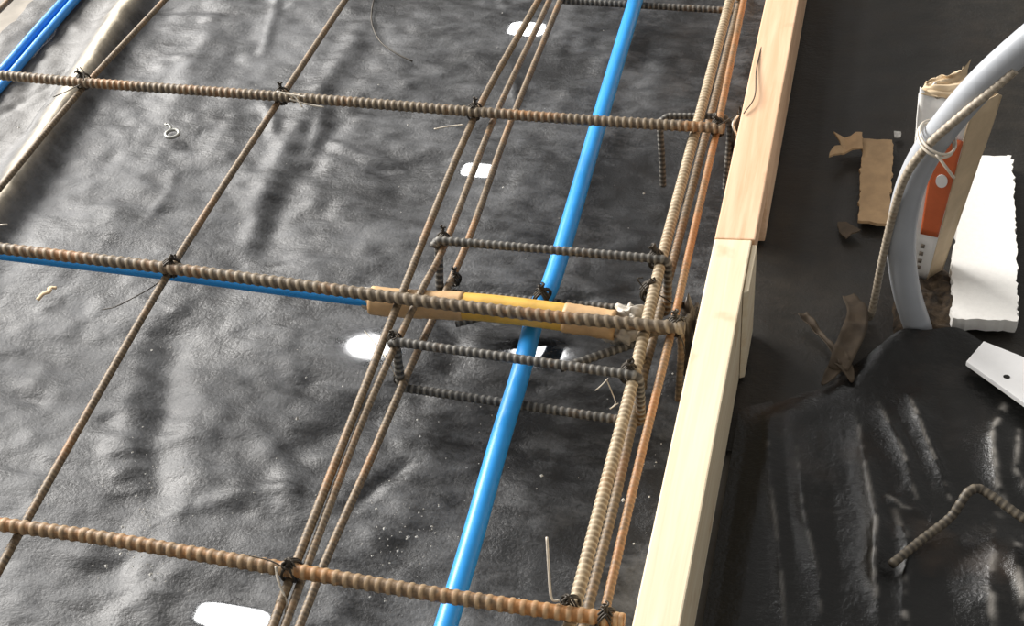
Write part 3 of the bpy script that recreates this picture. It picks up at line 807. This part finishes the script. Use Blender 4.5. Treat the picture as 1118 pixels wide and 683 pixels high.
# foam slab, white card
def outline(pxs, z, rough_e=0, seed=0, step=.004):
    P = [at(p, z) for p in pxs]; out = []
    rg = np.random.RandomState(seed)
    for i in range(len(P)):
        a, b = P[i], P[(i + 1) % len(P)]
        n = max(1, int(np.linalg.norm(b - a) / step))
        for k in range(n):
            q = a + (b - a) * k / n + (rg.normal(0, rough_e, 3) if rough_e else 0); out.append(q[:2])
    return out
mk('foam_slab', prism(outline([(1065, 170), (1105, 170), (1110, 262), (1111, 350), (1040, 347), (1038, 290), (1049, 230)], .016, .0009, 4), .0005, .016, 0), M['foam'], None, 'torn white foam slab lying beside the carton at right', 'foam slab', shade=False)
wc = empty('white_card', tuple(at((1095, 405), .004)), 'white rectangular card with a small hole at the right edge', 'card')
wc.location.z = .012
plate = mk('plate', prism(outline([(1074, 372), (1150, 402), (1150, 462), (1055, 394)], .020, 0, 0, .02), .014, .020, .0008), M['white'], wc, shade=False)
hc = at((1099, 411), .0202); th = np.linspace(0, 2 * math.pi, 14, endpoint=False)
mk('hole', prism([(hc[0] + .0032 * math.cos(a) , hc[1] + .0026 * math.sin(a)) for a in th], .0198, .0204, 0), M['hole'], plate, shade=False)

# cardboard scraps
def bentplate(pxs, z, th, bend, mat, name, label, cat, rough_e=.0006, seed=0, parent=None, lab=None):
    bm = bmesh.new(); pl = outline(pxs, z, rough_e, seed, .005)
    vs = [bm.verts.new((p[0], p[1], z)) for p in pl]
    bm.faces.new(vs); bmesh.ops.triangulate(bm, faces=bm.faces[:])
    for _ in range(2): bmesh.ops.subdivide_edges(bm, edges=[e for e in bm.edges if e.calc_length() > .008], cuts=1, use_grid_fill=False)
    bmesh.ops.triangulate(bm, faces=bm.faces[:])
    r = bmesh.ops.extrude_face_region(bm, geom=bm.faces[:])
    for q in r['geom']:
        if isinstance(q, bmesh.types.BMVert): q.co.z -= th
    c0 = np.mean(pl, axis=0)
    for q in bm.verts: q.co.z += bend(q.co.x - c0[0], q.co.y - c0[1])
    bm.verts.index_update()
    vf = (np.array([q.co[:] for q in bm.verts]), [tuple(q.index for q in fc.verts) for fc in bm.faces]); bm.free()
    o = mk(name, vf, mat, parent, label, cat, shade=False)
    if lab: o['label'] = lab
    return o
bentplate([(942, 151), (975, 153), (973, 200), (970, 245), (937, 239), (939, 195)], .009, .004, lambda x, y: .002 * math.sin(y * 40), M['card'], 'cardboard_scrap', 'flat brown rectangular cardboard piece on the black sheet', 'cardboard', .0008, 5)
bentplate([(941, 150), (941, 167), (930, 165), (918, 168), (905, 176), (908, 166), (918, 160), (915, 154), (909, 149), (922, 151), (934, 148)], .012, .0025, lambda x, y: .008 * abs(math.sin(x * 70)), M['card'], 'cardboard_scrap', 'torn curled brown cardboard piece left of the flat one', 'cardboard', .0006, 6)
bentplate([(914, 240), (924, 241), (931, 247), (940, 253), (930, 255), (924, 259), (917, 252)], .005, .002, lambda x, y: .003 * math.sin(x * 90), M['card_d'], 'cardboard_scrap', 'small brown shred below the flat cardboard piece', 'cardboard', .0005, 7)
bentplate([(976, 143), (984, 143), (983, 149), (977, 149)], .004, .002, lambda x, y: 0, M['crumb'], 'mortar_chip', 'tiny pale chip above the flat cardboard piece', 'chip', .0004, 8)

# torn strap twisted on the sheet
ts = empty('torn_wrapping', tuple(at((915, 380), 0)), 'torn dirty brown wrapping strip left of the conduit foot', 'wrapping')
def ribbon(pts, wd, mat, nm, th=.0012, up=(0, 0, 1), seed=0):
    P, s = resample(smooth([at(q[:2], q[2]) for q in pts], 8), .003)
    T = np.gradient(P, axis=0); T /= np.linalg.norm(T, axis=1)[:, None]
    S = np.cross(T, np.array(up, float)); S /= np.linalg.norm(S, axis=1)[:, None]
    nn = len(P); w_ = np.interp(np.linspace(0, 1, nn), np.linspace(0, 1, len(wd)), wd)
    k = 7; u = np.linspace(-1, 1, k)
    X = P[:, None] + S[:, None] * (u[None, :, None] * w_[:, None, None])
    X[..., 2] += .003 * vnoise(X[..., 0], X[..., 1], 90, seed + 80) + .002 * (u ** 2)[None, :]
    X[..., 2] = np.maximum(X[..., 2], .004)
    A = X.reshape(-1, 3); B = A - np.array([0, 0, th]); o = nn * k
    idx = np.arange(nn * k).reshape(nn, k); f = []
    for i in range(nn - 1):
        for j in range(k - 1):
            q = (idx[i, j], idx[i + 1, j], idx[i + 1, j + 1], idx[i, j + 1]); f.append(q); f.append(tuple(z + o for z in q[::-1]))
    bd = list(idx[:, 0]) + list(idx[-1, 1:]) + list(idx[-2::-1, -1]) + list(idx[0, -2:0:-1])
    for i in range(len(bd)):
        p, q = bd[i], bd[(i + 1) % len(bd)]; f.append((p, q, q + o, p + o))
    return mk(nm, (np.vstack([A, B]), [tuple(int(z) for z in q) for q in f]), mat, ts)
ribbon([(876, 342, .012), (890, 358, .008), (905, 374, .010), (918, 388, .014), (922, 396, .014)], [.006, .004, .003, .005, .006], M['card_d'], 'strip', seed=1)
ribbon([(926, 322, .012), (936, 340, .018), (932, 362, .018), (922, 385, .016), (915, 402, .012)], [.006, .010, .012, .012, .010], M['card_d'], 'strip', seed=2)
ribbon([(914, 398, .012), (906, 408, .010), (898, 420, .006)], [.008, .006, .002], M['card_d'], 'torn_end', seed=3)
ribbon([(918, 396, .012), (926, 406, .010), (930, 418, .006)], [.008, .006, .002], M['card_d'], 'torn_end', seed=4)

# bent bar on the flap
bp = [at(p, z) for p, z in (((973, 616), .017), ((1005, 590), .020), ((1036, 566), .024), ((1048, 550), .034), ((1056, 538), .040), ((1066, 533), .042), ((1078, 538), .040), ((1118, 566), .034), ((1170, 600), .026), ((1230, 640), .012))]
rebar('rebar', smooth(bp, 8), .0040, M['bar_bent'], 'bent bar hooked up off the glossy black sheet at lower right', None, pitch=.006, ribh=.0003, n=10, k=6)
bpy.context.view_layer.update()
